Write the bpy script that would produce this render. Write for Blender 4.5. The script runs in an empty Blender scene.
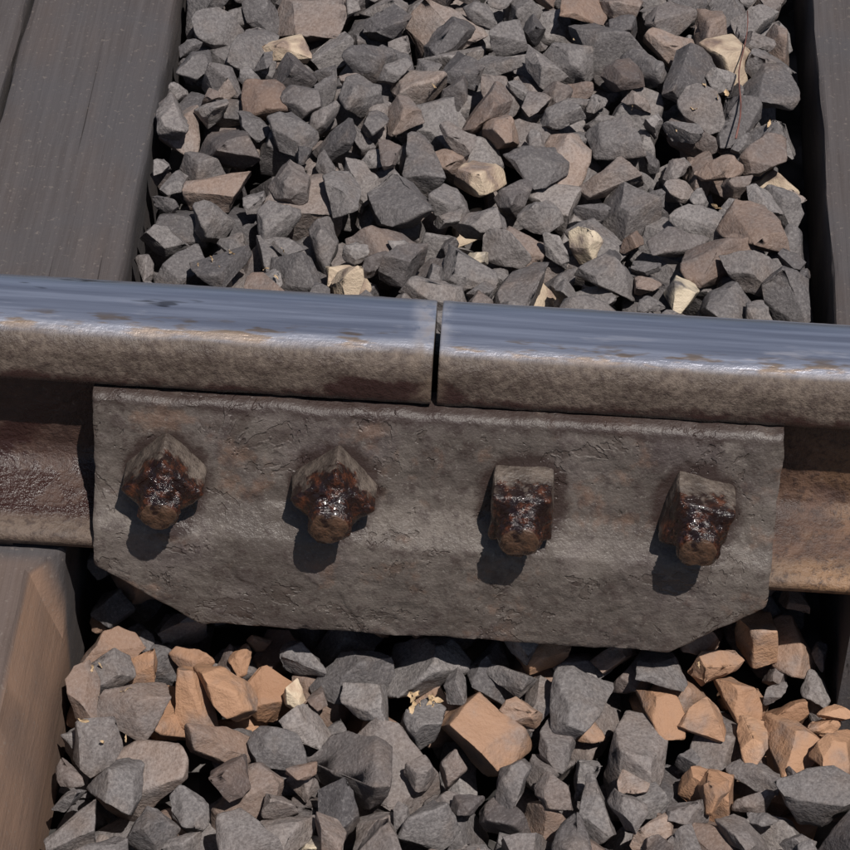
import bpy, bmesh, math, random
import numpy as np
from mathutils import Vector, Matrix, noise, Euler

scene = bpy.context.scene
random.seed(31)
COL = scene.collection

# ------------------------------------------------------------------ camera
T = Vector((-0.005, -0.038, -0.058))
PITCH = math.radians(42); YAW = math.radians(1.5); ROLL = math.radians(2.5); D = 1.983
fw = Vector((-math.sin(YAW)*math.cos(PITCH), math.cos(YAW)*math.cos(PITCH), -math.sin(PITCH)))
r0 = fw.cross(Vector((0,0,1))).normalized(); u0 = r0.cross(fw).normalized()
R = (r0*math.cos(ROLL) + u0*math.sin(ROLL)).normalized(); U = R.cross(fw).normalized()
cd = bpy.data.cameras.new("camera"); cam = bpy.data.objects.new("camera", cd); COL.objects.link(cam)
m = Matrix((R, U, -fw)).transposed().to_4x4(); m.translation = T - fw*D
cam.matrix_world = m
cd.sensor_width = 36; cd.lens = 126; cd.clip_start = 0.05; cd.clip_end = 2000
scene.camera = cam

# ------------------------------------------------------------------ light
sun_dir = Vector((0.22,-0.385,0.89)).normalized()   # towards the sun
sd = bpy.data.lights.new("sun",'SUN'); sd.energy=5.0; sd.angle=math.radians(0.5); sd.color=(1,0.95,0.885)
so = bpy.data.objects.new("sun", sd); COL.objects.link(so)
so.rotation_euler = sun_dir.to_track_quat('Z','Y').to_euler(); so.location=(1,-2,4)
w = bpy.data.worlds.new("World"); scene.world=w; w.use_nodes=True
nt=w.node_tree; bg=nt.nodes['Background']; bg.inputs['Strength'].default_value=0.05
sky=nt.nodes.new('ShaderNodeTexSky'); sky.sky_type='NISHITA'; sky.sun_disc=False
sky.sun_elevation=math.asin(sun_dir.z); sky.sun_rotation=math.atan2(sun_dir.x,sun_dir.y)
nt.links.new(sky.outputs[0],bg.inputs[0])
scene.view_settings.view_transform='Standard'; scene.view_settings.look='None'; scene.view_settings.exposure=0

# ------------------------------------------------------------------ node helper
class G:
    def __init__(s,name):
        s.m=bpy.data.materials.new(name); s.m.use_nodes=True; s.t=s.m.node_tree
        s.b=s.t.nodes['Principled BSDF']; s.o=s.t.nodes['Material Output']
        s.tc=s.t.nodes.new('ShaderNodeTexCoord').outputs['Object']
    def n(s,k,**kw):
        x=s.t.nodes.new(k)
        for a,v in kw.items(): setattr(x,a,v)
        return x
    def L(s,a,b):
        if hasattr(a,'is_output') or hasattr(a,'links'): s.t.links.new(a,b)
        else: b.default_value=a
    def noise(s,scale,detail=4,rough=.6,dist=0,vec=None):
        x=s.n('ShaderNodeTexNoise'); x.inputs['Scale'].default_value=scale; x.inputs['Detail'].default_value=min(detail,4)
        x.inputs['Roughness'].default_value=rough; x.inputs['Distortion'].default_value=dist
        s.L(vec or s.tc,x.inputs['Vector']); return x.outputs['Fac']
    def vor(s,scale,feat='F1',vec=None,out='Distance'):
        x=s.n('ShaderNodeTexVoronoi',feature=feat); x.inputs['Scale'].default_value=scale
        s.L(vec or s.tc,x.inputs['Vector']); return x.outputs[out]
    def mp(s,scale=(1,1,1),vec=None):
        x=s.n('ShaderNodeMapping'); x.inputs['Scale'].default_value=scale; s.L(vec or s.tc,x.inputs['Vector']); return x.outputs[0]
    def rng(s,v,a,b,c=0,d=1,smooth=True):
        x=s.n('ShaderNodeMapRange'); x.interpolation_type='SMOOTHSTEP' if smooth else 'LINEAR'
        s.L(v,x.inputs['Value'])
        for i,q in zip(('From Min','From Max','To Min','To Max'),(a,b,c,d)): x.inputs[i].default_value=q
        return x.outputs[0]
    def math(s,op,a,b=0):
        x=s.n('ShaderNodeMath',operation=op); s.L(a,x.inputs[0]); s.L(b,x.inputs[1]); return x.outputs[0]
    def mul(s,a,b): return s.math('MULTIPLY',a,b)
    def mix(s,f,a,b,mode='MIX'):
        x=s.n('ShaderNodeMix',data_type='RGBA',blend_type=mode)
        s.L(f,x.inputs[0]); 
        for q,i in ((a,6),(b,7)):
            if isinstance(q,tuple): q=(*q,1) if len(q)==3 else q
            s.L(q,x.inputs[i])
        return x.outputs[2]
    def fmix(s,f,a,b):
        x=s.n('ShaderNodeMix',data_type='FLOAT'); s.L(f,x.inputs[0]); s.L(a,x.inputs[2]); s.L(b,x.inputs[3]); return x.outputs[0]
    def xyz(s,vec=None):
        x=s.n('ShaderNodeSeparateXYZ'); s.L(vec or s.tc,x.inputs[0]); return x.outputs
    def bump(s,h,dist,strength=1,prev=None):
        x=s.n('ShaderNodeBump'); x.inputs['Distance'].default_value=dist; x.inputs['Strength'].default_value=strength
        s.L(h,x.inputs['Height'])
        if prev is not None: s.L(prev,x.inputs['Normal'])
        return x.outputs[0]
    def out(s,col=None,rough=None,metal=None,nrm=None,coat=None,spec=None):
        for k,v in (('Base Color',col),('Roughness',rough),('Metallic',metal),('Normal',nrm),('Coat Weight',coat),('Specular IOR Level',spec)):
            if v is not None: s.L(v,s.b.inputs[k])
        return s.m

# --- stones
def mat_stone():
    g=G("ballast_stone")
    at=g.n('ShaderNodeAttribute',attribute_name='tint'); c=g.n('ShaderNodeSeparateColor'); g.L(at.outputs['Color'],c.inputs[0])
    r,rust,wh=c.outputs
    base=g.mix(r,(0.082,0.075,0.078),(0.215,0.196,0.192))
    n1=g.noise(34,3,.6); base=g.mix(g.rng(n1,.48,.76,0,.45),base,(0.150,0.112,0.091))
    n2=g.noise(420,3,.75); base=g.mix(g.rng(n2,.42,.68,0,.50),base,(0.035,0.031,0.033))
    base=g.mix(g.rng(n2,.46,.30,0,.25),base,(0.34,0.32,0.31))
    m=g.rng(n1,.25,.55,.35,1)
    base=g.mix(g.mul(rust,m),base,g.mix(r,(0.25,0.135,0.080),(0.40,0.235,0.145)))
    base=g.mix(g.mul(wh,g.rng(n1,.34,.56)),base,(0.58,0.49,0.37))
    h=g.math('ADD',g.mul(g.noise(85,3,.6),.75),g.mul(n2,.32))
    nb=g.bump(h,.0033,.85)
    return g.out(base,.72,0,nb,spec=.38)
M_ST=mat_stone()

# --- timber
def mat_timber():
    g=G("weathered_timber")
    gr=g.noise(1,4,.68,.3,vec=g.mp((170,5,60)))
    gr2=g.noise(1,3,.6,.2,vec=g.mp((26,2.0,26)))
    blot=g.noise(9,4,.6)
    c=g.mix(g.rng(gr,.25,.75),(0.055,0.047,0.047),(0.080,0.071,0.072))
    c=g.mix(g.rng(gr2,.40,.75,0,.5),c,(0.084,0.064,0.057))
    c=g.mix(g.rng(blot,.42,.7,0,.7),c,(0.064,0.061,0.066))
    ck=g.noise(1,2,.5,.1,vec=g.mp((300,3.2,40))); c=g.mix(g.rng(ck,.70,.76,0,.8),c,(0.018,0.014,0.013))
    x,y,z=g.xyz()
    f=g.mul(g.rng(y,-.07,-.085,0,1),g.rng(z,-.1685,-.174,.30,1))
    c=g.mix(g.mul(f,g.rng(blot,.3,.65,.55,1)),c,(0.200,0.125,0.088))
    sp=g.noise(240,2,.7); c=g.mix(g.rng(sp,.60,.72,0,.35),c,(0.2,0.17,0.15))
    h=g.math('ADD',gr,g.mul(ck,-.5)); h=g.math('ADD',h,g.mul(sp,.4))
    return g.out(c,.78,0,g.bump(h,.0012,.8),spec=.3)
M_TI=mat_timber()

# --- rail steel
def mat_rail():
    g=G("rail_steel")
    x,y,z=g.xyz()
    st=g.noise(1,4,.6,vec=g.mp((4,150,60)))
    st2=g.noise(1,4,.65,vec=g.mp((12,70,70)))
    n1=g.noise(26,4,.65); n2=g.noise(170,4,.75)
    yy=g.math('ADD',y,g.mul(g.math('SUBTRACT',st2,.5),.012))
    top=g.rng(z,-.0085,-.0045)
    worn=g.mul(top,g.rng(yy,-.0310,-.0160))
    side=g.mix(g.rng(n1,.3,.7),(0.072,0.053,0.042),(0.122,0.092,0.073))
    side=g.mix(g.rng(n2,.40,.66,0,.75),side,(0.038,0.023,0.019))
    side=g.mix(g.rng(n2,.44,.30,0,.30),side,(0.22,0.17,0.14))
    low=g.rng(z,-.046,-.06)
    web=g.mix(g.rng(n1,.35,.65),(0.042,0.022,0.017),(0.095,0.052,0.037))
    foot=g.rng(y,-.046,-.060)
    web=g.mix(foot,web,g.mix(g.rng(n1,.3,.7),(0.075,0.052,0.040),(0.120,0.086,0.066)))
    tan=g.mul(g.rng(x,.2,.30),g.rng(g.noise(18,3),.36,.55))
    web=g.mix(g.mul(tan,g.fmix(foot,.40,.9)),web,(0.245,0.138,0.072))
    web=g.mix(g.rng(n2,.46,.66,0,.75),web,(0.030,0.016,0.013))
    web=g.mix(g.rng(n2,.40,.28,0,.4),web,(0.20,0.15,0.125))
    c=g.mix(low,side,web)
    steel=g.mix(g.rng(st,.3,.7),(0.42,0.44,0.53),(0.62,0.65,0.76))  # bluish base colour strengthens the sky's blue sheen on the worn top
    steel=g.mix(g.mul(g.rng(y,.012,.030),.45),steel,(0.20,0.20,0.24))
    dirt=g.mul(g.rng(st2,.56,.68),g.rng(y,.006,-.028,.05,1))
    steel=g.mix(g.mul(dirt,.6),steel,(0.22,0.165,0.12))
    dk=g.mul(g.rng(g.noise(1,3,.6,vec=g.mp((13,60,40))),.60,.66),g.rng(x,-.1,-.2)); steel=g.mix(g.mul(dk,.8),steel,(0.05,0.045,0.05))
    c=g.mix(worn,c,steel)
    yl=g.mul(g.mul(g.rng(yy,-.030,-.021),g.rng(yy,-.008,-.016)),g.mul(top,g.rng(g.noise(1,3,.7,vec=g.mp((22,100,50))),.50,.62)))
    c=g.mix(g.mul(yl,.7),c,(0.32,0.20,0.09))
    ax=g.math('ABSOLUTE',g.math('ADD',x,.024))
    nb1=g.noise(48,4,.65)
    gz=g.mul(g.rng(ax,.085,.006),g.rng(z,-.008,-.034))
    gm=g.mul(g.rng(g.math('ADD',gz,g.mul(g.math('SUBTRACT',nb1,.5),1.2)),.34,.58),g.rng(z,-.010,-.02))
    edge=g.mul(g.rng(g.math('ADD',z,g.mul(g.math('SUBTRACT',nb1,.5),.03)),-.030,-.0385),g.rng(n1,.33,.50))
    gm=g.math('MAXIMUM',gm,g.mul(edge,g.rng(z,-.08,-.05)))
    gw=g.mul(g.mul(low,g.rng(n1,.44,.56)),g.mul(g.rng(x,-.1,-.2),g.rng(y,-.062,-.050)))
    gm=g.math('MAXIMUM',gm,gw)
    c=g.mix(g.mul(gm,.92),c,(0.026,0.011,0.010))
    bu=g.mul(g.rng(g.math('ABSOLUTE',g.math('ADD',x,.004)),.017,.002),g.rng(nb1,.35,.6))
    c=g.mix(g.mul(bu,.6),c,(0.16,0.12,0.09))
    metal=g.mul(g.mul(worn,g.math('SUBTRACT',1,g.mul(dirt,.6))),g.math('SUBTRACT',.88,g.mul(bu,.5)))
    rough=g.fmix(worn,g.rng(n1,.3,.7,.52,.72),g.rng(st,.3,.7,.30,.40))
    rough=g.fmix(gm,rough,.26)
    h=g.mul(g.math('ADD',n2,g.mul(n1,.8)),g.math('SUBTRACT',1,g.mul(worn,.97)))
    nb=g.bump(h,.0024,.8)
    return g.out(c,rough,metal,nb)
M_RA=mat_rail()

# --- fishplate
def mat_plate():
    g=G("fishplate_steel")
    x,y,z=g.xyz()
    n1=g.noise(13,4,.65,.2); n2=g.noise(75,4,.72); n3=g.noise(380,3,.75)
    c=g.mix(g.rng(n1,.3,.7),(0.074,0.060,0.053),(0.136,0.114,0.100))
    c=g.mix(g.rng(n2,.48,.68,0,.75),c,(0.044,0.030,0.027))
    pu=g.noise(7,3,.6); c=g.mix(g.rng(pu,.45,.65,0,.5),c,(0.080,0.061,0.064))
    c=g.mix(g.mul(g.rng(g.noise(20,4,.7),.53,.66),.48),c,(0.165,0.095,0.064))
    c=g.mix(g.rng(n3,.44,.28,0,.45),c,(0.25,0.225,0.20))
    c=g.mix(g.rng(n3,.56,.72,0,.4),c,(0.030,0.024,0.021))
    pat=g.rng(g.noise(24,4,.72,.4),.570,.590)
    c=g.mix(g.mul(pat,.40),c,(0.056,0.040,0.033))
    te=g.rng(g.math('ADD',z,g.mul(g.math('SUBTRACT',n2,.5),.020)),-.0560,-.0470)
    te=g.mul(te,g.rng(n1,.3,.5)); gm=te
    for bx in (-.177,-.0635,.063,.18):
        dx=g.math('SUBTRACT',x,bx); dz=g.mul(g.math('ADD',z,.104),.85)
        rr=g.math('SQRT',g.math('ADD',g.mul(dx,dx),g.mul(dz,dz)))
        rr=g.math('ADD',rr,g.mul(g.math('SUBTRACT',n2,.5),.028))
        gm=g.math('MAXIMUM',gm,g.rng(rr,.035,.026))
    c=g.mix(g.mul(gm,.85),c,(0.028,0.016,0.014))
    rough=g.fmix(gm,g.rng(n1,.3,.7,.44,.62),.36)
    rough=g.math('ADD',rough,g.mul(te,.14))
    h=g.math('ADD',g.mul(n2,.75),g.mul(n3,.25))
    h=g.math('ADD',h,g.mul(pat,-.30))
    nb=g.bump(h,.0026,.85)
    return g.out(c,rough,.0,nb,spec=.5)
M_PL=mat_plate()

# --- bolt
def mat_bolt():
    g=G("greased_bolt_steel")
    x,y,z=g.xyz()
    n1=g.noise(60,4,.65); n2=g.noise(220,4,.7)
    rust=g.mix(g.rng(n1,.3,.7),(0.055,0.042,0.035),(0.135,0.108,0.090))
    rust=g.mix(g.rng(n2,.48,.66,0,.7),rust,(0.030,0.020,0.017))
    q=g.math('ADD',y,g.mul(g.math('SUBTRACT',g.noise(75,4,.6),.5),.045))
    gm=g.rng(q,-.0105,-.0160)
    tip=g.mul(g.rng(y,-.0452,-.0462),g.rng(g.noise(120,3),.35,.55))
    gc=g.mix(g.rng(g.noise(120,4,.7),.46,.70),(0.011,0.0045,0.004),(0.085,0.027,0.012))  # grease colour; its brighter red-brown tone also paints in highlights
    c=g.mix(gm,rust,gc)
    c=g.mix(g.mul(tip,.75),c,(0.095,0.053,0.032))
    rough=g.fmix(gm,.5,g.rng(n1,.3,.7,.08,.28))
    rough=g.fmix(g.mul(tip,.8),rough,.45)
    nb=g.bump(g.math('ADD',n1,g.mul(n2,.55)),.0030,1)
    return g.out(c,rough,0,nb,coat=g.mul(gm,.4))
M_BO=mat_bolt()

def simple(name,col,rough=.7):
    g=G(name); n=g.noise(90,4,.65)
    c=g.mix(g.rng(n,.3,.7),tuple(v*.7 for v in col),tuple(min(1,v*1.25) for v in col))
    return g.out(c,rough,0,g.bump(n,.001,.7))
M_LEAF=simple("dry_leaf",(0.42,0.30,0.18)); M_TWIG=simple("twig_bark",(0.13,0.055,0.045)); M_TP=simple("tie_plate_rust",(0.07,0.047,0.038))
def mat_ground():
    g=G("ground_gravel"); v=g.vor(26,vec=None); cc=g.vor(26,out='Color')
    s=g.n('ShaderNodeSeparateColor'); g.L(cc,s.inputs[0])
    c=g.mix(s.outputs[0],(0.06,0.052,0.050),(0.15,0.135,0.13)); c=g.mix(g.rng(v,.3,.7),c,(0.02,0.018,0.017))
    return g.out(c,.9,0,g.bump(g.mul(v,-1),.03,1))
M_GR=mat_ground()

# ------------------------------------------------------------------ mesh helpers
def obj(name,me,mat,smooth=True):
    o=bpy.data.objects.new(name,me); COL.objects.link(o); me.materials.append(mat)
    if smooth: me.polygons.foreach_set('use_smooth',[True]*len(me.polygons))
    return o
def fn(p,s,seed=0,oct=4): return noise.fractal(Vector(p)*s+Vector((seed*7.3,seed*3.1,0)),1.0,2.0,oct)

# rail --------------------------------------------------------------
def dense(pts,step):
    out=[]
    for i in range(len(pts)-1):
        a=np.array(pts[i]); b=np.array(pts[i+1]); k=max(1,int(np.linalg.norm(b-a)/step))
        for j in range(k): out.append(tuple(a+(b-a)*j/k))
    out.append(pts[-1]); return out
HALF=[(0,0),(.012,-.0002),(.019,-.0010),(.0250,-.0027),(.0295,-.0055),(.0330,-.0095),(.0352,-.0150),(.0364,-.024),(.0372,-.0370),(.0362,-.0405),(.033,-.0425),(.018,-.047),(.011,-.052),(.0085,-.06),(.0080,-.09),(.0090,-.122),(.0125,-.131),(.020,-.137),(.045,-.1445),(.066,-.1500),(.0695,-.1520),(.0708,-.1555),(.0695,-.161),(0,-.162)]
def rail(name,x0,x1,yc=0,fine=True,dy=0,dz=0,seed=0):
    prof=dense(HALF,.003 if fine else .02)
    full=[(-d,z) for d,z in prof]+[(d,z) for d,z in reversed(prof)][1:-1]
    step=.004
    xs=[]
    lo,hi=(-.5,.5)
    x=x0
    while x<x1-1e-6:
        xs.append(x); x+= step if (lo<x<hi and fine) else .06
    xs.append(x1)
    if fine:
        if x1<=0.001: xs=xs[:-1]+[x1-.0012,x1] if xs[-2]<x1-.0015 else xs
        else: xs=[x0,x0+.0012]+xs[1:]
    vs=[];n=len(full)
    for xi in xs:
        endk=1.0 if not fine else min(1,abs(xi)/.004)
        for d,z in full:
            k=0.0
            if fine and -.5<xi<.5:
                side = 0.15 if z>-.004 else 1
                k=fn((xi,d,z),30,seed)*.0007*side+fn((xi,d,z),150,seed+2,3)*.0003*side
                if z<-.030 and z>-.044: k+=fn((xi,0,z),60,seed+5)*.0012
            s=1-(1-endk)*.02
            vs.append((xi,yc+dy+(d+math.copysign(k,d) if abs(d)>1e-6 else d)*s, dz+z-(1-endk)*.0006+ (k*.5)))
    fs=[]
    for i in range(len(xs)-1):
        for j in range(n):
            a=i*n+j;b=i*n+(j+1)%n; fs.append((a,a+n,b+n,b))
    fs.append(tuple(range(n))); fs.append(tuple(reversed(range((len(xs)-1)*n,len(xs)*n))))
    me=bpy.data.meshes.new(name); me.from_pydata(vs,[],fs); me.update()
    bm=bmesh.new(); bm.from_mesh(me); bmesh.ops.recalc_face_normals(bm,faces=bm.faces); bm.to_mesh(me); bm.free()
    o=obj(name,me,M_RA); 
    for p in me.polygons:
        if len(p.vertices)>4: p.use_smooth=False
    return o
rail("rail",-4,-.0020,0,True,0,0,1)
rail("rail",.0020,4,0,True,.0020,-.0018,2)
rail("rail",-4,4,1.505,False)

# fishplate ---------------------------------------------------------
PF=[(.034,-.0445),(.041,-.0450),(.0445,-.0475),(.0475,-.060),(.0525,-.090),(.0590,-.115),(.0665,-.128),(.0745,-.139),(.0775,-.150),(.0795,-.175),(.0815,-.205),(.0820,-.2145),(.0800,-.2165)]
def fishplate(name,sgn,seed):
    pr=dense(PF,.0022); 
    def lim(z):
        t=max(0,min(1,(-.170-z)/(.216-.170)))
        return -.2265+ t*.071 +(-.001*(z+.04)/.1), .2335- t*.062
    NX=230; rows=len(pr); vs=[];fs=[]
    def disp(x,z,d):
        k=fn((x,z,d),22,seed,3)*.0009+fn((x,z,d),90,seed+1,3)*.0005
        e=fn((x,z,d),40,seed+4,4)
        if e>.22: k-=.0008*min(1,(e-.22)*14)
        return k
    for i in range(NX+1):
        u=i/NX
        for (d,z) in pr:
            a,b=lim(z); a+=fn((0,z,3),60,seed)*.0014; b+=fn((1,z,3),60,seed)*.0014
            x=a+(b-a)*u
            rim=min(x-a,b-x); rd=-.0016*max(0,1-rim/.0022)
            zz=z
            if z<-.2: zz=z+fn((x,0,2),40,seed)*.0016
            if z>-.05: zz=z+fn((x,0,5),55,seed)*.0014
            vs.append((x,-(d+disp(x,z,d)+rd)*sgn,zz))
    nf=len(vs)
    for i in range(NX+1):
        for j,(d,z) in enumerate(pr):
            v=vs[i*rows+j]; th=.015
            dd=max(.012,d-th) if z>-.06 else d-th
            vs.append((v[0],-dd*sgn,v[2]))
    for i in range(NX):
        for j in range(rows-1):
            a=i*rows+j; fs.append((a,a+1,a+rows+1,a+rows)); a+=nf; fs.append((a,a+rows,a+rows+1,a+1))
        for j in (0,rows-1):
            a=i*rows+j; fs.append((a,a+rows,a+rows+nf,a+nf))
    for i in (0,NX):
        for j in range(rows-1):
            a=i*rows+j; fs.append((a,a+1,a+1+nf,a+nf))
    me=bpy.data.meshes.new(name); me.from_pydata(vs,[],fs)
    bm=bmesh.new(); bm.from_mesh(me); bmesh.ops.recalc_face_normals(bm,faces=bm.faces); bm.to_mesh(me); bm.free()
    o=obj(name,me,M_PL); me.set_sharp_from_angle(angle=math.radians(50)); return o
fishplate("fishplate",1,3); fishplate("fishplate",-1,9)

# bolts -------------------------------------------------------------
def bolt(x,z,rot,half,seed,tilt=0,stub=.0475):
    bm=bmesh.new()
    def ring(r,y,n,sq=None):
        out=[]
        for i in range(n):
            a=2*math.pi*i/n
            if sq:
                c,s=math.cos(a-rot),math.sin(a-rot)
                rad=sq/((abs(c)**22+abs(s)**22)**(1/22))
                rad=min(rad,sq*1.36)
            else: rad=r
            out.append(bm.verts.new((rad*math.cos(a),y,rad*math.sin(a))))
        return out
    rings=[]
    N=96
    def add(r,y,sq=None): rings.append(ring(r,y,N,sq))
    add(0,.006,half*.98)
    for t in np.linspace(0,1,14): add(0,-.001-.021*t,half*(1.0-.015*t))
    add(0,-.0235,half*.97); add(0,-.0248,half*.90); add(0,-.0255,half*.78)
    add(.0160,-.0262); 
    rs=.0130
    add(rs+.001,-.0275)
    yy=-.0285
    k=0
    while yy>-(stub-.002):
        add(rs+(.0006 if k%2 else -.0006),yy); yy-=.0012; k+=1
    add(rs-.0008,-(stub-.001)); add(rs-.0028,-stub); add(rs*.45,-stub-.0003); add(.001,-stub-.0003)
    for a,b in zip(rings[:-1],rings[1:]):
        for i in range(N): bm.faces.new((a[i],b[i],b[(i+1)%N],a[(i+1)%N]))
    bm.faces.new(rings[-1])
    bmesh.ops.create_cone(bm,cap_ends=True,segments=24,radius1=.0118,radius2=.0118,depth=.112,matrix=Matrix.Translation((0,.058,0))@Matrix.Rotation(math.pi/2,4,'X'))
    bmesh.ops.create_uvsphere(bm,u_segments=24,v_segments=12,radius=.019,matrix=Matrix.Translation((0,.112,0))@Matrix.Diagonal((1,.8,1,1)))
    for v in bm.verts:
        y=v.co.y
        if y<.008:
            g=max(0,min(1,(-y-.008)/.014))
            r=math.hypot(v.co.x,v.co.z)
            if r>.002:
                dirv=Vector((v.co.x/r,-.35,v.co.z/r))
                lump=fn((v.co.x,y,v.co.z),110,seed,3)*.0010*g+fn((v.co.x,y,v.co.z),45,seed+3,2)*.0015*g
                if y<-.0255 and y>-stub+.004: lump+=.0008+fn((v.co.x,y,v.co.z),130,seed+7,3)*.0013
                if -.044<y<-.018 and v.co.z<0: lump+=.0026*max(0,-v.co.z/r)*g*(.6+fn((v.co.x,y,0),90,seed+6,2))
                wear=fn((v.co.x,y,v.co.z),70,seed+9,3)*.0008
                v.co+=dirv*(lump+wear)
    bmesh.ops.recalc_face_normals(bm,faces=bm.faces)
    me=bpy.data.meshes.new("track_bolt"); bm.to_mesh(me); bm.free()
    o=obj("track_bolt",me,M_BO); me.set_sharp_from_angle(angle=math.radians(38))
    o.location=(x,-.0545,z); o.rotation_euler=(math.radians(tilt),0,0)
    return o
bolt(-.177,-.0955,math.radians(45),.0200,1,2)
bolt(-.0635,-.098,math.radians(40),.0210,2,1)
bolt(.063,-.099,math.radians(1),.0205,3,3)
bolt(.180,-.099,math.radians(-15),.0205,4,1)

# sleepers ----------------------------------------------------------
SLZ=-.167
def timber(x0,x1,y0,y1,name,worn_right=False,seed=0,parent=None,H=.15):
    ys=np.arange(y0,y1+.001,.012)
    vs=[];fs=[]
    def sec(y):
        cf=0
        if worn_right: cf=.021*max(0,min(1,(-.070-y)/.012))
        w=x1-x0
        top=[(x0,-H),(x0,-.03),(x0,-.005),(x0+.0015,-.0015),(x0+.005,0)]
        k=10
        for i in range(1,k): top.append((x0+.005+(w-.01-cf)*i/k,0))
        top+= [(x1-.003-cf,0),(x1-.0010-cf*.93,-.0020-cf*.1),(x1-cf*.45,-.005-cf*1.6),(x1-cf*.05,-.02-cf*2.2),(x1,-.05-cf*1.6),(x1,-H)]
        return top
    n=None
    for y in ys:
        s=sec(y); n=len(s)
        for (x,z) in s:
            e=fn((x*1.5,y*.25,z),45,seed,4); f=fn((x*3,y*.15,0),60,seed+3,3)
            dz=(f*.0012+fn((x,y,0),7,seed,2)*.0015) if z>-.02 else 0
            dx=e*.0022 if (abs(x-x0)<.03 or abs(x-x1)<.03) else 0
            if x0+.004<x<x1-.030: dx=0
            vs.append((x+dx,y,SLZ+z+dz))
    for i in range(len(ys)-1):
        for j in range(n-1):
            a=i*n+j; fs.append((a,a+1,a+n+1,a+n))
        fs.append((i*n+n-1,i*n,i*n+n,i*n+n+n-1))
    fs.append(tuple(range(n))); fs.append(tuple(reversed(range((len(ys)-1)*n,len(ys)*n))))
    me=bpy.data.meshes.new(name); me.from_pydata(vs,[],fs)
    bm=bmesh.new(); bm.from_mesh(me); bmesh.ops.recalc_face_normals(bm,faces=bm.faces); bm.to_mesh(me); bm.free()
    o=obj(name,me,M_TI); me.set_sharp_from_angle(angle=math.radians(26)); o.parent=parent; return o
SL=[(-.248,-.500,-.374),(.295,.545,None),(-.98,-1.23,None),(1.05,1.30,None),(-1.7,-1.95,None),(1.8,2.05,None)]
for i,(a,b,s) in enumerate(SL):
    e=bpy.data.objects.new("wooden_sleeper",None); COL.objects.link(e)
    lo,hi=min(a,b),max(a,b)
    if s is not None:
        timber(s+.0022,hi,-.52,2.03,"timber_half_right",True,1,e); timber(lo,s-.0022,-.52,2.03,"timber_half_left",False,2,e)
    else: timber(lo,hi,-.066 if i==1 else -.52,2.03,"timber",False,10+i,e)
    cx=(lo+hi)/2
    for yc in (0,1.505):
        bm=bmesh.new(); bmesh.ops.create_cube(bm,size=1,matrix=Matrix.Translation((cx,yc,-.1645))@Matrix.Diagonal(((hi-lo)*.72,.130,.006,1)))
        for sx in (-1,1):
            for sy in (-1,1):
                bmesh.ops.create_uvsphere(bm,u_segments=12,v_segments=8,radius=.012,matrix=Matrix.Translation((cx+sx*.055,yc+sy*.078,-.160))@Matrix.Diagonal((1,1,.6,1)))
        me=bpy.data.meshes.new("tie_plate"); bm.to_mesh(me); bm.free(); o=obj("tie_plate",me,M_TP,False); o.parent=e

# ------------------------------------------------------------------ stones
def make_rock(seed):
    rr=random.Random(seed)
    bm=bmesh.new(); bmesh.ops.create_cube(bm,size=2.4)
    for k in range(rr.randint(8,14)):
        n=Vector((rr.gauss(0,1),rr.gauss(0,1),rr.gauss(0,1))).normalized()
        d=rr.uniform(.57,.90)
        bmesh.ops.bisect_plane(bm,geom=bm.verts[:]+bm.edges[:]+bm.faces[:],plane_co=n*d,plane_no=n,clear_outer=True)
        be=[e for e in bm.edges if e.is_boundary]
        if be: bmesh.ops.holes_fill(bm,edges=be,sides=0)
    bmesh.ops.remove_doubles(bm,verts=bm.verts,dist=.05)
    sc=Vector((1,rr.uniform(.64,.96),rr.uniform(.56,.86)))
    for v in bm.verts: v.co=Vector((v.co.x*sc.x,v.co.y*sc.y,v.co.z*sc.z))
    bmesh.ops.dissolve_limit(bm,angle_limit=.12,verts=bm.verts,edges=bm.edges)
    bmesh.ops.bevel(bm,geom=bm.edges[:],offset=rr.uniform(.05,.10),segments=2,profile=.6,affect='EDGES',clamp_overlap=True)
    bmesh.ops.triangulate(bm,faces=bm.faces)
    lods=[]
    for L in (0,1):
        b2=bm.copy()
        for it in range(2 if L==0 else 1):
            lim=(.45,.24)[it]
            es=[e for e in b2.edges if e.calc_length()>lim]
            if es: bmesh.ops.subdivide_edges(b2,edges=es,cuts=1); bmesh.ops.triangulate(b2,faces=[f for f in b2.faces if len(f.verts)>3])
        bmesh.ops.recalc_face_normals(b2,faces=b2.faces)
        for v in b2.verts: v.normal_update()
        nrm=[v.normal.copy() for v in b2.verts]
        for v,nn in zip(b2.verts,nrm):
            p=v.co
            k=fn(p,1.1,seed,2)*.09+fn(p,3.2,seed+1,3)*.04
            v.co=p+nn*k
        b2.verts.index_update()
        V=np.array([v.co[:] for v in b2.verts],dtype=np.float32); F=np.array([[v.index for v in f.verts] for f in b2.faces],dtype=np.int32)
        if L==0: ext=V.max(0)-V.min(0); cen=(V.max(0)+V.min(0))/2
        V=(V-cen)/ext.max()
        lods.append((V,F)); b2.free()
    bm.free(); return lods
ROCKS=[make_rock(300+i) for i in range(48)]

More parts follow.
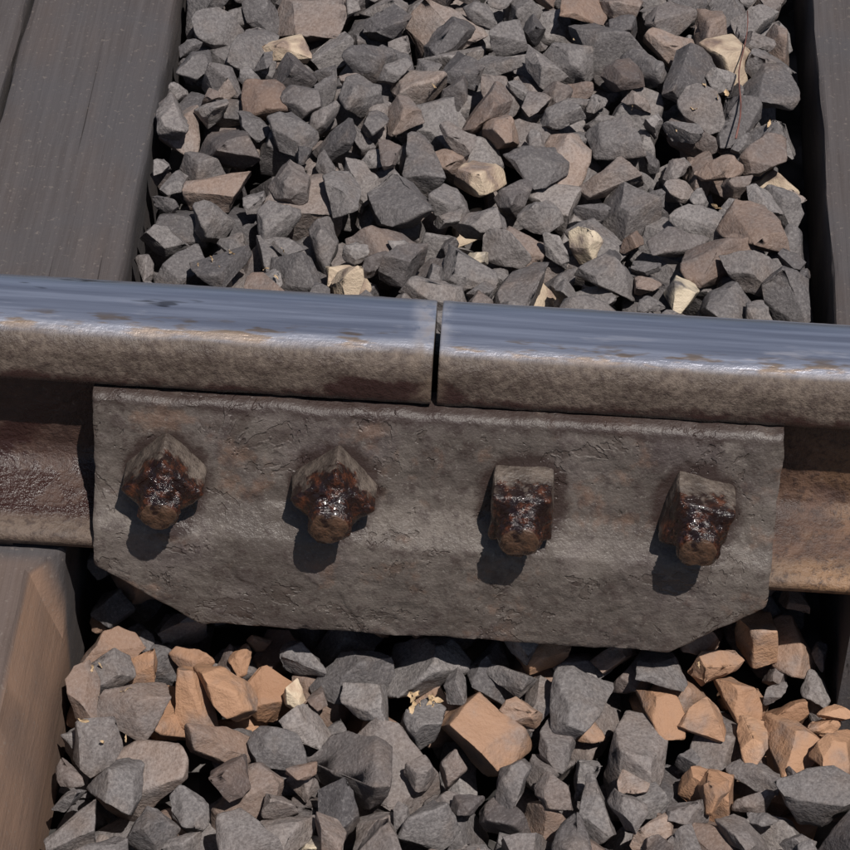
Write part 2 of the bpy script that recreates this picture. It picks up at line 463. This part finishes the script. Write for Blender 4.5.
CELL=.004
X0,X1,Y0,Y1=-.95,1.0,-.60,1.20
NXc=int((X1-X0)/CELL); NYc=int((Y1-Y0)/CELL)
gx=(np.arange(NXc)+.5)*CELL+X0; gy=(np.arange(NYc)+.5)*CELL+Y0
GX,GY=np.meshgrid(gx,gy,indexing='ij')
def sst(a,b,v):
    t=np.clip((v-a)/(b-a),0,1); return t*t*(3-2*t)
TG=-.170-.045*sst(.14,.08,GY)-.052*sst(.02,-.06,GY)+.007*np.sin(GX*17+GY*9)+.006*np.sin(GX*8-GY*23)
TG=TG-.008*sst(.255,.285,GX)*(GY>0)+.030*sst(.24,.32,GX)*sst(-.02,-.07,GY)
Hh=TG-.075
for i,(a,b,s) in enumerate(SL):
    lo,hi=min(a,b),max(a,b); blk=(GX>lo-.001)&(GX<hi+.001)
    if i==1: blk&=(GY>-.071)
    Hh[blk]=5.0
Hh[(GX>.284)&(GX<.296)&(GY>-.02)]=5.0   # open slot beside the sleeper
placed=[]
def try_place(size,K,tol):
    best=None
    vi=random.randrange(len(ROCKS)); V=ROCKS[vi][0][0]
    for rtry in range(2):
        e=Euler((random.gauss(0,.7)+(math.pi if random.random()<.5 else 0),random.gauss(0,.7),random.uniform(0,6.283)))
        Rm=np.array(e.to_matrix(),dtype=np.float32)
        P=(V@Rm.T)*size
        ij=np.floor(P[:,:2]/CELL).astype(int); mn=ij.min(0); ij=ij-mn; sh=ij.max(0)+1
        top=np.full(sh,-1e3); bot=np.full(sh,1e3)
        np.maximum.at(top,(ij[:,0],ij[:,1]),P[:,2]); np.minimum.at(bot,(ij[:,0],ij[:,1]),P[:,2])
        msk=top>-100
        for k in range(K):
            i=random.randrange(0,NXc-sh[0]); j=random.randrange(0,NYc-sh[1])
            sub=Hh[i:i+sh[0],j:j+sh[1]]
            zz=(sub-bot)[msk].max()
            if zz>1: continue
            tg=TG[i+sh[0]//2,j+sh[1]//2]
            z=zz-.14*size
            over=z+top[msk].max()-tg
            if over>tol: continue
            sc=z-tg
            if best is None or sc<best[0]: best=(sc,i,j,z,Rm,P,top,msk,mn,sh)
    if best is None: return False
    sc,i,j,z,Rm,P,top,msk,mn,sh=best
    sub=Hh[i:i+sh[0],j:j+sh[1]]; sub[msk]=np.maximum(sub[msk],(top+z)[msk])
    cx=X0+(i-mn[0])*CELL; cy=Y0+(j-mn[1])*CELL
    placed.append((vi,Rm,size,cx,cy,z)); return True
for it in range(8500):
    s=min(.078,max(.031,random.lognormvariate(math.log(.050),.23)))
    try_place(s,7,.017)
for it in range(5000):
    try_place(random.uniform(.020,.036),8,.008)
# differently coloured stones, by place in the track (metres)
RUSTPTS=[(-.159,-.087),(-.132,-.087),(-.102,-.087),(.182,-.08),(.233,-.078),(.27,-.075),(.199,-.08),(-.183,-.09),(-.013,-.087),(-.095,-.12),(.225,-.115),(.2,-.155),(.275,-.12),(.30,-.10)]
TANPTS=[(.02,.40),(-.078,.25),(.057,.255),(-.147,.56),(.235,.56),(.27,.44)]
WHPTS=[(.222,.61),(.217,.49),(-.205,.42),(.195,.35)]
def near(p,L,r=.02): return any((p[0]-a)**2+(p[1]-b)**2<r*r for a,b in L)
Vs=[];Fs=[];Cs=[];off=0
for (vi,Rm,s,cx,cy,z) in placed:
    hi=(-.34<cx<.36 and -.26<cy<.75)
    V,F=ROCKS[vi][0 if hi else 1]
    P=(V@Rm.T)*s+np.array([cx,cy,z],dtype=np.float32)
    Vs.append(P);Fs.append(F+off);off+=len(P)
    r=min(1,max(0,random.gauss(.45,.28))); ru=random.random()**8*.4; wh=0
    if cy<.0: ru=random.random()**3*.4
    if -.105<cy<0 and random.random()<.35: ru=random.uniform(.5,1)
    if near((cx,cy),RUSTPTS): ru=1
    if near((cx,cy),TANPTS,.016) and s<.055: ru=.6; wh=.6
    if near((cx,cy),WHPTS,.012) and s<.05: wh=1
    if random.random()<.03 and s<.038: wh=.9
    Cs.append(np.tile(np.array([r,ru,wh,1],dtype=np.float32),(len(P),1)))
V=np.concatenate(Vs);F=np.concatenate(Fs);C=np.concatenate(Cs)
me=bpy.data.meshes.new("ballast_gravel"); me.vertices.add(len(V)); me.vertices.foreach_set('co',V.ravel())
me.loops.add(len(F)*3); me.loops.foreach_set('vertex_index',F.ravel()); me.polygons.add(len(F))
me.polygons.foreach_set('loop_start',np.arange(0,len(F)*3,3,dtype=np.int32))
me.update(calc_edges=True)
ca=me.attributes.new('tint','FLOAT_COLOR','POINT'); ca.data.foreach_set('color',C.ravel())
obj("ballast_gravel",me,M_ST)

# scraps of dry litter and twigs lying on the ballast ----------------
def hz(x,y):
    i=int((x-X0)/CELL); j=int((y-Y0)/CELL)
    if not(2<i<NXc-3 and 2<j<NYc-3): return None
    h=Hh[i-1:i+2,j-1:j+2].max(); return None if h>1 else h
vs=[];fs=[]
def leaf(x,y,s):
    h=hz(x,y)
    if h is None: return
    Rm=Euler((random.gauss(0,.9),random.gauss(0,.9),random.uniform(0,6.28))).to_matrix()
    w_=random.uniform(.12,.45); cu=random.uniform(-1.6,1.6); o=len(vs); n=7
    for i in range(n):
        t=i/(n-1)*2-1; ww=w_*(1-abs(t)**3)*(1+random.uniform(-.5,.5))+.03
        for sgn in (-1,0,1):
            p=Rm@Vector((t,sgn*ww*random.uniform(.6,1.2),cu*.3*t*t+abs(sgn)*.3*w_+random.uniform(-.12,.12)))*s
            vs.append((x+p.x,y+p.y,h+.0005+p.z))
    for i in range(n-1):
        for j in range(2):
            a=o+i*3+j; fs.append((a,a+1,a+4,a+3))
for k in range(9): leaf(random.gauss(.004,.007),random.gauss(-.095,.014),random.uniform(.003,.007))
for k in range(7): leaf(random.gauss(-.165,.02),random.gauss(.25,.015),random.uniform(.002,.005))
for k in range(6): leaf(random.gauss(.215,.02),random.gauss(.45,.08),random.uniform(.002,.005))
for k in range(7): leaf(random.gauss(-.20,.015),random.gauss(-.13,.02),random.uniform(.002,.005))
for k in range(45): leaf(random.uniform(-.8,.9),random.uniform(-.4,1.0),random.uniform(.0015,.004))
me=bpy.data.meshes.new("dry_leaf_litter"); me.from_pydata(vs,[],fs); me.update(); obj("dry_leaf_litter",me,M_LEAF,False)
def twig(pts,r):
    bm=bmesh.new(); N=8; prev=None; pts=[Vector(p) for p in pts]
    for i,p in enumerate(pts):
        d=(pts[min(i+1,len(pts)-1)]-pts[max(i-1,0)]).normalized(); a=d.cross(Vector((0,0,1))).normalized(); b=a.cross(d)
        rr=r*(1-.6*i/len(pts))*random.uniform(.85,1.15)
        ring=[bm.verts.new(p+a*rr*math.cos(q*2*math.pi/N)+b*rr*math.sin(q*2*math.pi/N)) for q in range(N)]
        if prev:
            for q in range(N): bm.faces.new((prev[q],prev[(q+1)%N],ring[(q+1)%N],ring[q]))
        else: bm.faces.new(ring)
        prev=ring
    bm.faces.new(prev); bmesh.ops.recalc_face_normals(bm,faces=bm.faces)
    me=bpy.data.meshes.new("twig"); bm.to_mesh(me); bm.free(); obj("twig",me,M_TWIG)
P=[]
for i in range(14):
    t=i/13; P.append((.222+.013*t+.002*math.sin(9*t),.43+.18*t,-.150+.003*math.sin(7*t)))
twig(P,.0009)

# ground
bm=bmesh.new(); 
gs=[-150,-20,-3]+list(np.arange(-1.2,1.6,.2))+[3,20,150]
gv=[[bm.verts.new((x,y,-.365 if y<.05 else -.27)) for y in gs] for x in gs]
for i in range(len(gs)-1):
    for j in range(len(gs)-1): bm.faces.new((gv[i][j],gv[i+1][j],gv[i+1][j+1],gv[i][j+1]))
me=bpy.data.meshes.new("ground"); bm.to_mesh(me); bm.free(); obj("ground",me,M_GR,False)
